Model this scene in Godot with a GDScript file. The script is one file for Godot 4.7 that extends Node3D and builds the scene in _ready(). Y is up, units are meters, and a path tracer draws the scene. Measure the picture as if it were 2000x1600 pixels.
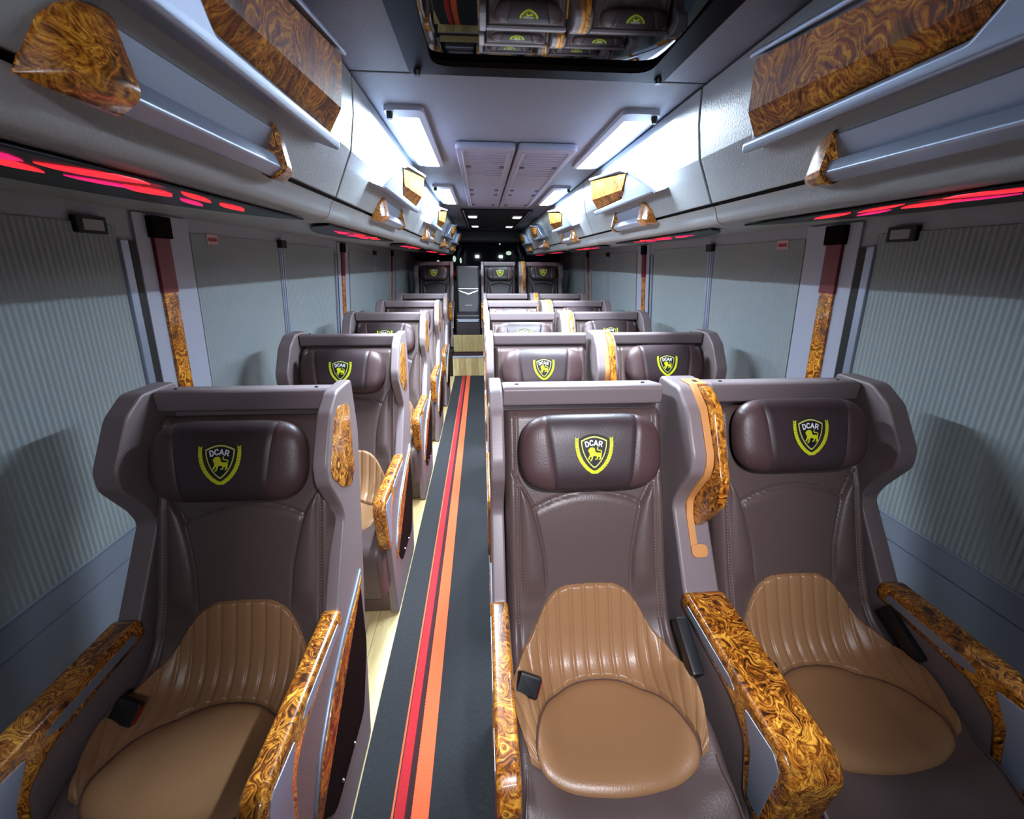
extends Node3D

const ROW0 := 1.13          # distance of the nearest row's top bar in front of the camera
const PITCH := 0.95         # row pitch
const XS := -0.660          # centre line of the single seats
const XA := 0.293           # centre line of the aisle seats of the pairs
const XW := 0.915           # centre line of the window seats of the pairs
const XC := 0.612           # centre line of the divider consoles
const BINC := 0.155         # centre line between the luggage bins
const CEIL := 2.0
const FAR := 7.5
const NEAR := -0.95
const LAMP := 8.0

var M := {}
var used := {}

# ------------------------------------------------------------------ geometry helpers
class Soup:
	var v := PackedVector3Array()
	func tri(a: Vector3, b: Vector3, c: Vector3) -> void:
		v.append(a)
		v.append(b)
		v.append(c)
	func quad(a: Vector3, b: Vector3, c: Vector3, d: Vector3) -> void:
		tri(a, b, c)
		tri(a, c, d)
	func add(o: Soup, t := Transform3D.IDENTITY) -> void:
		var start := v.size()
		v.append_array(t * o.v)
		if t.basis.determinant() < 0:
			flip(start)
	func flip(start := 0) -> void:
		for i in range(start, v.size(), 3):
			var b := v[i + 1]
			v[i + 1] = v[i + 2]
			v[i + 2] = b
	func outward(start := 0) -> void:      # clockwise fronts on a closed body
		var vol := 0.0
		if start >= v.size():
			return
		var o := v[start]
		for i in range(start, v.size(), 3):
			vol += (v[i] - o).dot((v[i + 1] - o).cross(v[i + 2] - o))
		if vol > 0:
			flip(start)
	func mesh(angle := 42.0) -> ArrayMesh:
		var n := v.size()
		var fn := PackedVector3Array()
		fn.resize(n / 3)
		var at := {}
		var keys := []
		keys.resize(n)
		for i in range(0, n, 3):
			fn[i / 3] = (v[i + 2] - v[i]).cross(v[i + 1] - v[i])
			for k in 3:
				var p := v[i + k] * 20000.0
				var key := Vector3i(roundi(p.x), roundi(p.y), roundi(p.z))
				keys[i + k] = key
				if at.has(key):
					at[key].append(i / 3)
				else:
					at[key] = PackedInt32Array([i / 3])
		var unit := PackedVector3Array()
		unit.resize(n / 3)
		for i in n / 3:
			unit[i] = fn[i].normalized()
		var nor := PackedVector3Array()
		nor.resize(n)
		var lim := cos(deg_to_rad(angle))
		for i in n:
			var u := unit[i / 3]
			var s := Vector3.ZERO
			for t in at[keys[i]]:
				if unit[t].dot(u) > lim:
					s += fn[t]
			nor[i] = s.normalized() if s.length_squared() > 1e-20 else (u if u.length_squared() > 0.5 else Vector3.UP)
		var a := []
		a.resize(Mesh.ARRAY_MAX)
		a[Mesh.ARRAY_VERTEX] = v
		a[Mesh.ARRAY_NORMAL] = nor
		var m := ArrayMesh.new()
		m.add_surface_from_arrays(Mesh.PRIMITIVE_TRIANGLES, a)
		return m

func V(x: float, y: float) -> Vector2:
	return Vector2(x, y)

# axis "x": polygon (z, y) extruded along x; "y": polygon (x, z); "z": polygon (x, y)
func lay(axis: String, p: Vector2, d: float) -> Vector3:
	if axis == "x":
		return Vector3(d, p.y, p.x)
	if axis == "y":
		return Vector3(p.x, d, p.y)
	return Vector3(p.x, p.y, d)

func inset(poly: PackedVector2Array, b: float) -> PackedVector2Array:
	var n := poly.size()
	var r := PackedVector2Array()
	for i in n:
		var e0 := (poly[i] - poly[(i + n - 1) % n]).normalized()
		var e1 := (poly[(i + 1) % n] - poly[i]).normalized()
		var n0 := Vector2(-e0.y, e0.x)
		var n1 := Vector2(-e1.y, e1.x)
		var m := n0 + n1
		var q := m.length_squared()
		m = m * (2.0 / q) if q > 0.35 else m.normalized() * 2.0
		r.append(poly[i] + m * b)
	return r

func prism(poly: PackedVector2Array, d0: float, d1: float, bev := 0.0, axis := "x", steps := 2) -> Soup:
	var s := Soup.new()
	var pl := PackedVector2Array(poly)
	var area := 0.0
	for i in pl.size():
		area += pl[i].cross(pl[(i + 1) % pl.size()])
	if area < 0:
		pl.reverse()
	var rings := []
	if bev <= 0.0:
		rings = [[pl, d0], [pl, d1]]
	else:
		for k in steps + 1:
			var t := PI / 2 * k / steps
			rings.append([inset(pl, bev * (1.0 - sin(t))), d0 + bev * (1.0 - cos(t))])
		for k in steps + 1:
			var t := PI / 2 * (steps - k) / steps
			rings.append([inset(pl, bev * (1.0 - sin(t))), d1 - bev * (1.0 - cos(t))])
	var n := pl.size()
	for k in rings.size() - 1:
		var a: PackedVector2Array = rings[k][0]
		var b: PackedVector2Array = rings[k + 1][0]
		for i in n:
			var j := (i + 1) % n
			s.quad(lay(axis, a[i], rings[k][1]), lay(axis, a[j], rings[k][1]), lay(axis, b[j], rings[k + 1][1]), lay(axis, b[i], rings[k + 1][1]))
	var cap: PackedVector2Array = rings[0][0]
	var ix := Geometry2D.triangulate_polygon(cap)
	if ix.is_empty():
		for i in range(1, n - 1):
			ix.append_array(PackedInt32Array([0, i, i + 1]))
	var last: PackedVector2Array = rings[rings.size() - 1][0]
	var want := 1.0
	for i in range(0, ix.size(), 3):
		var cw := (cap[ix[i + 1]] - cap[ix[i]]).cross(cap[ix[i + 2]] - cap[ix[i]]) * want
		var b := ix[i + 1] if cw < 0 else ix[i + 2]
		var c := ix[i + 2] if cw < 0 else ix[i + 1]
		s.tri(lay(axis, cap[ix[i]], d0), lay(axis, cap[b], d0), lay(axis, cap[c], d0))
		s.tri(lay(axis, last[ix[i]], d1), lay(axis, last[c], d1), lay(axis, last[b], d1))
	s.outward()
	return s

func rp(pts: Array, r: float, seg := 4) -> PackedVector2Array:     # rounds a polygon's corners
	var out := PackedVector2Array()
	var n := pts.size()
	for i in n:
		var p: Vector2 = pts[i]
		var a: Vector2 = pts[(i + n - 1) % n]
		var b: Vector2 = pts[(i + 1) % n]
		var ra := minf(r, 0.48 * p.distance_to(a))
		var rb := minf(r, 0.48 * p.distance_to(b))
		var q := minf(ra, rb)
		var s := p + (a - p).normalized() * q
		var e := p + (b - p).normalized() * q
		for k in seg + 1:
			var t := float(k) / seg
			out.append(s.lerp(p, t).lerp(p.lerp(e, t), t))
	return out

func box(c: Vector3, size: Vector3, bev := 0.004, rot := Vector3.ZERO) -> Soup:
	var h := size / 2
	bev = minf(bev, 0.45 * minf(size.x, minf(size.y, size.z)))
	var p := prism(rp([V(-h.x, -h.y), V(h.x, -h.y), V(h.x, h.y), V(-h.x, h.y)], bev, 2), -h.z, h.z, bev, "z")
	var s := Soup.new()
	s.add(p, Transform3D(Basis.from_euler(rot), c))
	return s

func loft(rings: Array, caps := true) -> Soup:
	var s := Soup.new()
	for k in rings.size() - 1:
		var a: PackedVector3Array = rings[k]
		var b: PackedVector3Array = rings[k + 1]
		for i in a.size():
			var j := (i + 1) % a.size()
			s.quad(a[i], a[j], b[j], b[i])
	if caps:
		for e in [0, rings.size() - 1]:
			var a: PackedVector3Array = rings[e]
			var c := Vector3.ZERO
			for p in a:
				c += p
			c /= a.size()
			for i in a.size():
				var j := (i + 1) % a.size()
				if e == 0:
					s.tri(c, a[j], a[i])
				else:
					s.tri(c, a[i], a[j])
		s.outward()
	return s

func tube(path: Array, r: float, n := 8, flat := 1.0) -> Soup:
	var rings := []
	var up := Vector3.UP
	for i in path.size():
		var a: Vector3 = path[maxi(i - 1, 0)]
		var b: Vector3 = path[mini(i + 1, path.size() - 1)]
		var t := (b - a).normalized()
		if absf(t.dot(up)) > 0.95:
			up = Vector3.RIGHT
		var x := t.cross(up).normalized()
		var y := x.cross(t).normalized()
		up = y
		var ring := PackedVector3Array()
		for k in n:
			var q := TAU * k / n
			ring.append(path[i] + x * cos(q) * r + y * sin(q) * r * flat)
		rings.append(ring)
	return loft(rings)

func lathe(profile: Array, n := 16, axis := Basis.IDENTITY, at := Vector3.ZERO) -> Soup:     # (radius, height)
	var rings := []
	for p in profile:
		var ring := PackedVector3Array()
		for k in n:
			var q := TAU * k / n
			ring.append(at + axis * Vector3(cos(q) * p.x, p.y, sin(q) * p.x))
		rings.append(ring)
	return loft(rings)

func grid(nu: int, nv: int, f: Callable) -> ArrayMesh:              # smooth sheet; f(i, j) in 0..nu, 0..nv
	var v := PackedVector3Array()
	v.resize((nu + 1) * (nv + 1))
	for j in nv + 1:
		for i in nu + 1:
			v[j * (nu + 1) + i] = f.call(i, j)
	var nor := PackedVector3Array()
	nor.resize(v.size())
	var ix := PackedInt32Array()
	for j in nv:
		for i in nu:
			var a := j * (nu + 1) + i
			for t in [[a, a + 1, a + nu + 2], [a, a + nu + 2, a + nu + 1]]:
				var fnn := (v[t[2]] - v[t[0]]).cross(v[t[1]] - v[t[0]])
				for k in t:
					nor[k] += fnn
					ix.append(k)
	for k in nor.size():
		nor[k] = nor[k].normalized() if nor[k].length_squared() > 1e-24 else Vector3.UP
	var arr := []
	arr.resize(Mesh.ARRAY_MAX)
	arr[Mesh.ARRAY_VERTEX] = v
	arr[Mesh.ARRAY_NORMAL] = nor
	arr[Mesh.ARRAY_INDEX] = ix
	var m := ArrayMesh.new()
	m.add_surface_from_arrays(Mesh.PRIMITIVE_TRIANGLES, arr)
	return m

# ------------------------------------------------------------------ scene helpers
func numbered(n: String) -> String:
	if not used.has(n):
		used[n] = 0
		return n
	used[n] += 1
	return "%s_%03d" % [n, used[n]]

func put(called: String, what, mat: Material, parent: Node = self, label := "", angle := 42.0) -> MeshInstance3D:
	var o := MeshInstance3D.new()
	o.name = numbered(called) if parent == self else called
	o.mesh = what.mesh(angle) if what is Soup else what
	o.material_override = mat
	parent.add_child(o, true)
	if label:
		o.set_meta("label", label)
	return o

func thing(called: String, label: String, category: String, at := Vector3.ZERO, group := "") -> Node3D:
	var o := Node3D.new()
	o.name = numbered(called)
	add_child(o)
	o.position = at
	return tag(o, label, category, group)

func tag(o: Node3D, label: String, category: String, group := "") -> Node3D:
	o.set_meta("label", label)
	o.set_meta("category", category)
	if group:
		o.set_meta("group", group)
	return o

func struct(called: String, what, mat: Material, parent: Node = self, angle := 30.0) -> MeshInstance3D:
	var o := put(called, what, mat, parent, "", angle)
	if parent == self:
		o.set_meta("kind", "structure")
	return o

func copy(src: Node3D, at: Vector3, label: String) -> Node3D:
	var r: Node3D = src.duplicate()
	r.name = numbered(str(src.name).rstrip("_0123456789"))
	add_child(r)
	r.position = at
	r.set_meta("label", label)
	return r

# ------------------------------------------------------------------ materials
func mat(called: String, c: Color, rough: float, metal := 0.0) -> StandardMaterial3D:
	var m := StandardMaterial3D.new()
	m.resource_name = called
	m.albedo_color = c
	m.roughness = rough
	m.metallic = metal
	M[called] = m
	return m

func tri(m: StandardMaterial3D, scale: float, world := false) -> void:
	m.uv1_triplanar = true
	m.uv1_world_triplanar = world
	m.uv1_scale = Vector3.ONE * scale
	m.uv1_offset = Vector3(0.37, 0.21, 0.43)

func noise_image(kind: int, freq: float, oct: int, sd: int, size: int, ret := -1) -> Image:
	var n := FastNoiseLite.new()
	n.noise_type = kind
	n.frequency = freq
	n.seed = sd
	n.fractal_type = FastNoiseLite.FRACTAL_FBM if oct > 1 else FastNoiseLite.FRACTAL_NONE
	n.fractal_octaves = oct
	if ret >= 0:
		n.cellular_return_type = ret
	return n.get_seamless_image(size, size, false, false, 0.2)

func bump(m: StandardMaterial3D, im: Texture2D, cm: float) -> void:
	m.heightmap_enabled = true
	m.heightmap_texture = im
	m.heightmap_scale = cm

func burl_texture(size: int) -> ImageTexture:
	var wa := noise_image(FastNoiseLite.TYPE_SIMPLEX_SMOOTH, 0.0060, 3, 11, size).get_data()
	var wb := noise_image(FastNoiseLite.TYPE_SIMPLEX_SMOOTH, 0.0060, 3, 23, size).get_data()
	var base := noise_image(FastNoiseLite.TYPE_SIMPLEX_SMOOTH, 0.0045, 2, 5, size).get_data()
	var fine := noise_image(FastNoiseLite.TYPE_SIMPLEX_SMOOTH, 0.035, 3, 7, size).get_data()
	var eye := noise_image(FastNoiseLite.TYPE_CELLULAR, 0.0105, 1, 3, size, FastNoiseLite.RETURN_DISTANCE).get_data()
	var val := noise_image(FastNoiseLite.TYPE_CELLULAR, 0.0105, 1, 3, size, FastNoiseLite.RETURN_CELL_VALUE).get_data()
	var mask := size - 1
	var out := PackedByteArray()
	out.resize(size * size * 3)
	var dark := Color(0.11, 0.045, 0.012)
	var mid := Color(0.62, 0.33, 0.07)
	var gold := Color(0.97, 0.72, 0.27)
	for y in size:
		for x in size:
			var i := y * size + x
			var dx := (wa[i] - 128) * 0.9
			var dy := (wb[i] - 128) * 0.9
			var sx := (x + int(dx)) & mask
			var sy := (y + int(dy)) & mask
			var k := sy * size + sx
			var ex := (x + int(dx * 0.22)) & mask
			var ey := (y + int(dy * 0.22)) & mask
			var ek := ey * size + ex
			var d := eye[ek] / 255.0
			var knot := 1.0 if val[ek] > 120 else 0.25
			var ph := base[k] * 0.30 + d * 16.0 * knot + fine[k] * 0.006
			var band := 0.5 + 0.5 * sin(ph)
			var t := clampf(0.34 + 0.50 * band + (fine[k] - 128) / 260.0 + (wa[k] - 128) / 300.0, 0.0, 1.0)
			if knot > 0.5:
				t *= smoothstep(0.02, 0.17, d) * 0.75 + 0.25
			var line := smoothstep(0.80, 0.97, 0.5 + 0.5 * sin(ph * 2.3 + 1.0))
			t *= 1.0 - 0.55 * line
			var c := dark.lerp(mid, t / 0.5) if t < 0.5 else mid.lerp(gold, (t - 0.5) / 0.5)
			out[i * 3] = int(c.r * 255)
			out[i * 3 + 1] = int(c.g * 255)
			out[i * 3 + 2] = int(c.b * 255)
	return ImageTexture.create_from_image(Image.create_from_data(size, size, false, Image.FORMAT_RGB8, out))

func tint_texture(im: Image, lo: Color, hi: Color) -> ImageTexture:
	var d := im.get_data()
	var n := im.get_width()
	var out := PackedByteArray()
	out.resize(n * n * 3)
	for i in n * n:
		var c := lo.lerp(hi, d[i] / 255.0)
		out[i * 3] = int(c.r * 255)
		out[i * 3 + 1] = int(c.g * 255)
		out[i * 3 + 2] = int(c.b * 255)
	return ImageTexture.create_from_image(Image.create_from_data(n, n, false, Image.FORMAT_RGB8, out))

func plank_texture(im: Image, lo: Color, hi: Color) -> ImageTexture:    # long grain along the picture's height
	var d := im.get_data()
	var n := im.get_width()
	var out := PackedByteArray()
	out.resize(n * n * 3)
	for y in n:
		for x in n:
			var a := d[(y / 8) * n + x] / 255.0
			var b := d[((y / 3) % n) * n + (x * 3) % n] / 255.0
			var c := lo.lerp(hi, clampf(0.15 + 0.5 * a + 0.35 * b, 0, 1))
			var i := (y * n + x) * 3
			out[i] = int(c.r * 255)
			out[i + 1] = int(c.g * 255)
			out[i + 2] = int(c.b * 255)
	return ImageTexture.create_from_image(Image.create_from_data(n, n, false, Image.FORMAT_RGB8, out))

func materials() -> void:
	var grain := ImageTexture.create_from_image(noise_image(FastNoiseLite.TYPE_CELLULAR, 0.05, 1, 2, 512, FastNoiseLite.RETURN_DISTANCE))
	var soft := ImageTexture.create_from_image(noise_image(FastNoiseLite.TYPE_SIMPLEX_SMOOTH, 0.02, 4, 9, 512))
	var burl := burl_texture(1024)
	var m := mat("burl", Color.WHITE, 0.30)
	m.albedo_texture = burl
	tri(m, 1.15)
	m.clearcoat_enabled = true
	m.clearcoat = 0.8
	m.clearcoat_roughness = 0.06
	m = mat("burl_satin", Color.WHITE, 0.5)
	m.metallic_specular = 0.3
	m.albedo_texture = burl
	tri(m, 0.62)
	m = mat("leather", Color(0.330, 0.268, 0.255), 0.42)
	tri(m, 9.0)
	bump(m, grain, 0.035)
	m = mat("satin", Color(0.215, 0.165, 0.175), 0.45)
	tri(m, 9.0)
	bump(m, grain, 0.02)
	m = mat("pillow_side", Color(0.285, 0.205, 0.205), 0.45)
	tri(m, 9.0)
	bump(m, grain, 0.035)
	m = mat("tan", Color(0.590, 0.440, 0.300), 0.36)
	tri(m, 9.0)
	bump(m, grain, 0.03)
	m = mat("shell", Color(0.475, 0.425, 0.430), 0.42)
	tri(m, 12.0)
	bump(m, grain, 0.02)
	m = mat("stitch", Color(0.62, 0.50, 0.47), 0.7)
	m = mat("slot_tan", Color(0.76, 0.53, 0.30), 0.55)
	m = mat("silver", Color(0.58, 0.63, 0.71), 0.36, 0.45)
	m = mat("chrome", Color(0.86, 0.88, 0.92), 0.12, 1.0)
	m = mat("black", Color(0.055, 0.055, 0.062), 0.42)
	m = mat("gloss_black", Color(0.012, 0.012, 0.016), 0.30)
	m.metallic_specular = 0.2
	m = mat("buckle", Color(0.07, 0.075, 0.09), 0.40)
	m = mat("red_plastic", Color(0.55, 0.06, 0.06), 0.4)
	m = mat("weave", Color(0.030, 0.028, 0.030), 0.6)
	m.metallic_specular = 0.2
	tri(m, 30.0)
	bump(m, grain, 0.12)
	m = mat("bin", Color(0.555, 0.575, 0.585), 0.42)
	tri(m, 7.0)
	bump(m, grain, 0.035)
	m = mat("ceiling", Color(0.405, 0.415, 0.47), 0.62)
	tri(m, 6.0)
	bump(m, soft, 0.04)
	m = mat("grille", Color(0.50, 0.50, 0.58), 0.55)
	m = mat("grille_dark", Color(0.16, 0.16, 0.22), 0.6)
	m = mat("lamp_frame", Color(0.62, 0.64, 0.70), 0.45)
	m = mat("pleat", Color(0.505, 0.545, 0.555), 0.85)
	m = mat("wall", Color(0.54, 0.56, 0.60), 0.6)
	tri(m, 5.0)
	bump(m, soft, 0.03)
	m = mat("pillar", Color(0.60, 0.62, 0.68), 0.5)
	m = mat("sill", Color(0.42, 0.455, 0.51), 0.5)
	m = mat("dark_wall", Color(0.10, 0.11, 0.14), 0.5)
	m = mat("dark_red", Color(0.38, 0.03, 0.10), 0.45)  # red LED light on the shaded burl, put in as a colour
	m = mat("rubber", Color(0.05, 0.05, 0.055), 0.7)
	m = mat("smoked", Color(0.012, 0.013, 0.022), 0.03)
	m.metallic_specular = 0.38
	m = mat("smoked_frame", Color(0.085, 0.062, 0.066), 0.45)
	m.metallic_specular = 0.06
	m = mat("red_glow", Color(0.5, 0.02, 0.03), 0.5)
	m.emission_enabled = true
	m.emission = Color(1.0, 0.16, 0.22)
	m.emission_energy_multiplier = 1.0
	m = mat("pink_glow", Color(0.5, 0.02, 0.2), 0.5)
	m.emission_enabled = true
	m.emission = Color(0.95, 0.10, 0.45)
	m.emission_energy_multiplier = 0.9
	m = mat("lamp_glow", Color(0.9, 0.92, 1.0), 0.5)
	m.emission_enabled = true
	m.emission = Color(0.93, 0.97, 1.0)
	m.emission_energy_multiplier = 3.0
	m = mat("night_glow", Color(0.9, 0.95, 0.9), 0.5)
	m.emission_enabled = true
	m.emission = Color(0.9, 1.0, 0.92)
	m.emission_energy_multiplier = 1.6
	m = mat("glass", Color(0.05, 0.06, 0.08, 0.35), 0.05)
	m.transparency = BaseMaterial3D.TRANSPARENCY_ALPHA
	m = mat("carpet", Color(0.135, 0.14, 0.15), 0.95)
	tri(m, 5.0)
	bump(m, soft, 0.15)
	m.albedo_texture = tint_texture(noise_image(FastNoiseLite.TYPE_SIMPLEX_SMOOTH, 0.03, 5, 17, 512), Color(0.82, 0.82, 0.82), Color(1, 1, 1))
	m = mat("carpet_red", Color(0.66, 0.10, 0.13), 0.95)
	tri(m, 8.0)
	bump(m, soft, 0.10)
	m = mat("carpet_orange", Color(0.86, 0.36, 0.20), 0.95)
	tri(m, 8.0)
	bump(m, soft, 0.10)
	m = mat("carpet_maroon", Color(0.20, 0.05, 0.06), 0.95)
	var wood := noise_image(FastNoiseLite.TYPE_SIMPLEX_SMOOTH, 0.03, 4, 31, 512)
	m = mat("plank", Color.WHITE, 0.45)
	m.albedo_texture = plank_texture(wood, Color(0.66, 0.56, 0.36), Color(0.86, 0.79, 0.58))
	tri(m, 1.6)
	m = mat("plank_deep", Color(0.90, 0.88, 0.84), 0.45)
	m.albedo_texture = M.plank.albedo_texture
	tri(m, 1.9)
	m = mat("emblem_yellow", Color(0.80, 0.83, 0.10), 0.6)
	m = mat("emblem_gold", Color(0.80, 0.80, 0.42), 0.6)
	m = mat("emblem_black", Color(0.028, 0.03, 0.05), 0.6)
	m = mat("emblem_olive", Color(0.12, 0.13, 0.05), 0.7)
	m = mat("emblem_white", Color(0.90, 0.90, 0.92), 0.6)
	m = mat("label_paper", Color(0.72, 0.60, 0.62), 0.6)
	m = mat("label_red", Color(0.55, 0.10, 0.14), 0.6)
	m = mat("plate_grey", Color(0.50, 0.50, 0.52), 0.4)
	m = mat("rear_leather_shaded", Color(0.17, 0.14, 0.15), 0.45)  # leather with the shade of the unlit rear put into its colour
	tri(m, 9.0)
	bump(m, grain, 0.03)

# ------------------------------------------------------------------ camera and light
func camera_and_light() -> void:
	var cam := Camera3D.new()
	cam.name = "camera"
	cam.fov = 90.0
	cam.near = 0.02
	cam.far = 200.0
	add_child(cam)
	var b := Basis(Vector3.UP, deg_to_rad(-4.17)) * Basis(Vector3.RIGHT, deg_to_rad(-19.67)) * Basis(Vector3.BACK, deg_to_rad(0.35))
	cam.transform = Transform3D(b, Vector3(0, 1.5, 0))
	cam.current = true
	var e := Environment.new()
	e.background_mode = Environment.BG_COLOR
	e.background_color = Color(0.010, 0.012, 0.020)
	e.tonemap_mode = Environment.TONE_MAPPER_LINEAR
	e.tonemap_exposure = 1.08
	e.sdfgi_enabled = true
	e.ssao_enabled = true
	e.ssil_enabled = true
	var w := WorldEnvironment.new()
	w.name = "environment"
	w.environment = e
	add_child(w)
	# the spot lamp over the aisle, on the ceiling above the camera
	var sp := SpotLight3D.new()
	sp.name = "entrance_spot"
	sp.light_color = Color(0.95, 0.95, 1.0)
	sp.light_energy = 4.6
	sp.light_size = 0.03
	sp.spot_range = 9.0
	sp.spot_attenuation = 2.0
	sp.spot_angle = 31.0
	sp.spot_angle_attenuation = 1.0
	sp.shadow_enabled = true
	add_child(sp)
	sp.look_at_from_position(Vector3(0.22, 1.955, 0.32), Vector3(0.24, 0.80, -1.05))

func area(at: Vector3, size: Vector2, energy: float, col: Color, parent: Node) -> void:
	var l := AreaLight3D.new()
	l.name = "lamp_light"
	l.area_size = size
	l.light_energy = energy
	l.light_color = col
	l.shadow_enabled = true
	l.area_range = 12.0
	l.position = at
	l.rotation_degrees = Vector3(-90, 0, 0)
	parent.add_child(l, true)

# ------------------------------------------------------------------ room
func wallx(y: float, side: float) -> float:       # inner face of a side wall, leaning in towards the top
	var x := 1.36 + (1.60 - y) * 0.088 if y > 0.65 else 1.4436 + (0.65 - y) * 0.02
	return x if side > 0 else 0.26 - x

func wall_strip(side: float, y0: float, y1: float, z0: float, z1: float, proud: float, thick: float, bev := 0.0) -> Soup:
	var a := wallx(y0, side) - side * proud
	var b := wallx(y1, side) - side * proud
	var p := PackedVector2Array([V(a, y0), V(b, y1), V(b + side * thick, y1), V(a + side * thick, y0)])
	return prism(p, -z1, -z0, bev, "z")

func room() -> void:
	# floor and planks
	var floor_o := struct("floor", box(Vector3(0.13, -0.061, -(FAR + NEAR) / 2), Vector3(3.1, 0.08, FAR - NEAR + 0.2), 0.0), M.dark_wall)
	var variants := [M.plank, M.plank_deep]
	var k := 0
	for ix in 9:
		var x := -0.90 + ix * 0.118
		var z := -0.3 - 0.37 * (ix % 3)
		while z < 5.6:
			var z1 := minf(z + 1.1, 5.62)
			if z1 > -0.2:
				put("plank", box(Vector3(x, -0.0105, -(maxf(z, -0.3) + z1) / 2), Vector3(0.1165, 0.019, z1 - maxf(z, -0.3) - 0.002), 0.0015), variants[k % 2], floor_o)
			k += 1
			z += 1.1
	put("side_floor", box(Vector3(0.80, -0.0115, -2.65), Vector3(1.30, 0.017, 5.9), 0.001), M.plank_deep, floor_o)
	put("side_floor", box(Vector3(-1.10, -0.0115, -2.65), Vector3(0.27, 0.017, 5.9), 0.001), M.plank_deep, floor_o)
	# side walls
	for side in [-1.0, 1.0]:
		var w := struct("wall_single_side" if side < 0 else "wall_pair_side", wall_strip(side, 0.65, 2.15, NEAR - 0.1, FAR + 0.1, 0.0, 0.08), M.wall)
		put("lower_panel", wall_strip(side, -0.1, 0.575, NEAR, FAR, 0.012, 0.05, 0.003), M.sill, w)
		put("sill", wall_strip(side, 0.580, 0.655, NEAR, FAR, 0.012, 0.05, 0.004), M.sill, w)
		put("sill_backing", wall_strip(side, -0.1, 0.66, NEAR, FAR, -0.02, 0.05), M.dark_wall, w)
	# front and rear walls
	struct("wall_front", box(Vector3(0.13, 1.0, -NEAR + 0.05), Vector3(3.1, 2.4, 0.08), 0.0), M.dark_wall)
	var wb := struct("wall_rear", box(Vector3(0.13, 0.55, -FAR - 0.04), Vector3(3.1, 1.3, 0.08), 0.0), M.dark_wall)
	put("upper_wall", box(Vector3(0.13, 2.02, -FAR - 0.04), Vector3(3.1, 0.36, 0.08), 0.0), M.dark_wall, wb)
	put("side_wall", box(Vector3(-1.02, 1.5, -FAR - 0.04), Vector3(0.5, 0.8, 0.08), 0.0), M.dark_wall, wb)
	put("side_wall", box(Vector3(1.28, 1.5, -FAR - 0.04), Vector3(0.5, 0.8, 0.08), 0.0), M.dark_wall, wb)
	var win := struct("window_1", box(Vector3(0.13, 1.52, -FAR - 0.05), Vector3(1.84, 0.67, 0.008), 0.0, Vector3(-0.13, 0, 0)), M.glass)
	for q in [[0.13, 1.20, 1.84, 0.03], [0.13, 1.84, 1.84, 0.03]]:
		put("window_frame", box(Vector3(q[0], q[1], -FAR), Vector3(q[2], q[3], 0.03), 0.004), M.rubber, win)
	for x in [-0.78, 1.04]:
		put("window_frame", box(Vector3(x, 1.52, -FAR), Vector3(0.03, 0.66, 0.03), 0.004), M.rubber, win)
	# ceiling: panels with a joint across
	var c := struct("ceiling", box(Vector3(0.13, CEIL + 0.09, -(FAR + NEAR) / 2), Vector3(3.0, 0.06, FAR - NEAR + 0.2), 0.0), M.dark_wall)
	var joints := [NEAR, 1.415, 4.28, FAR]
	for i in 3:
		put("ceiling_panel", box(Vector3(BINC, CEIL + 0.03, -(joints[i] + joints[i + 1]) / 2), Vector3(1.20, 0.06, joints[i + 1] - joints[i] - 0.006), 0.004), M.ceiling, c)

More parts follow.
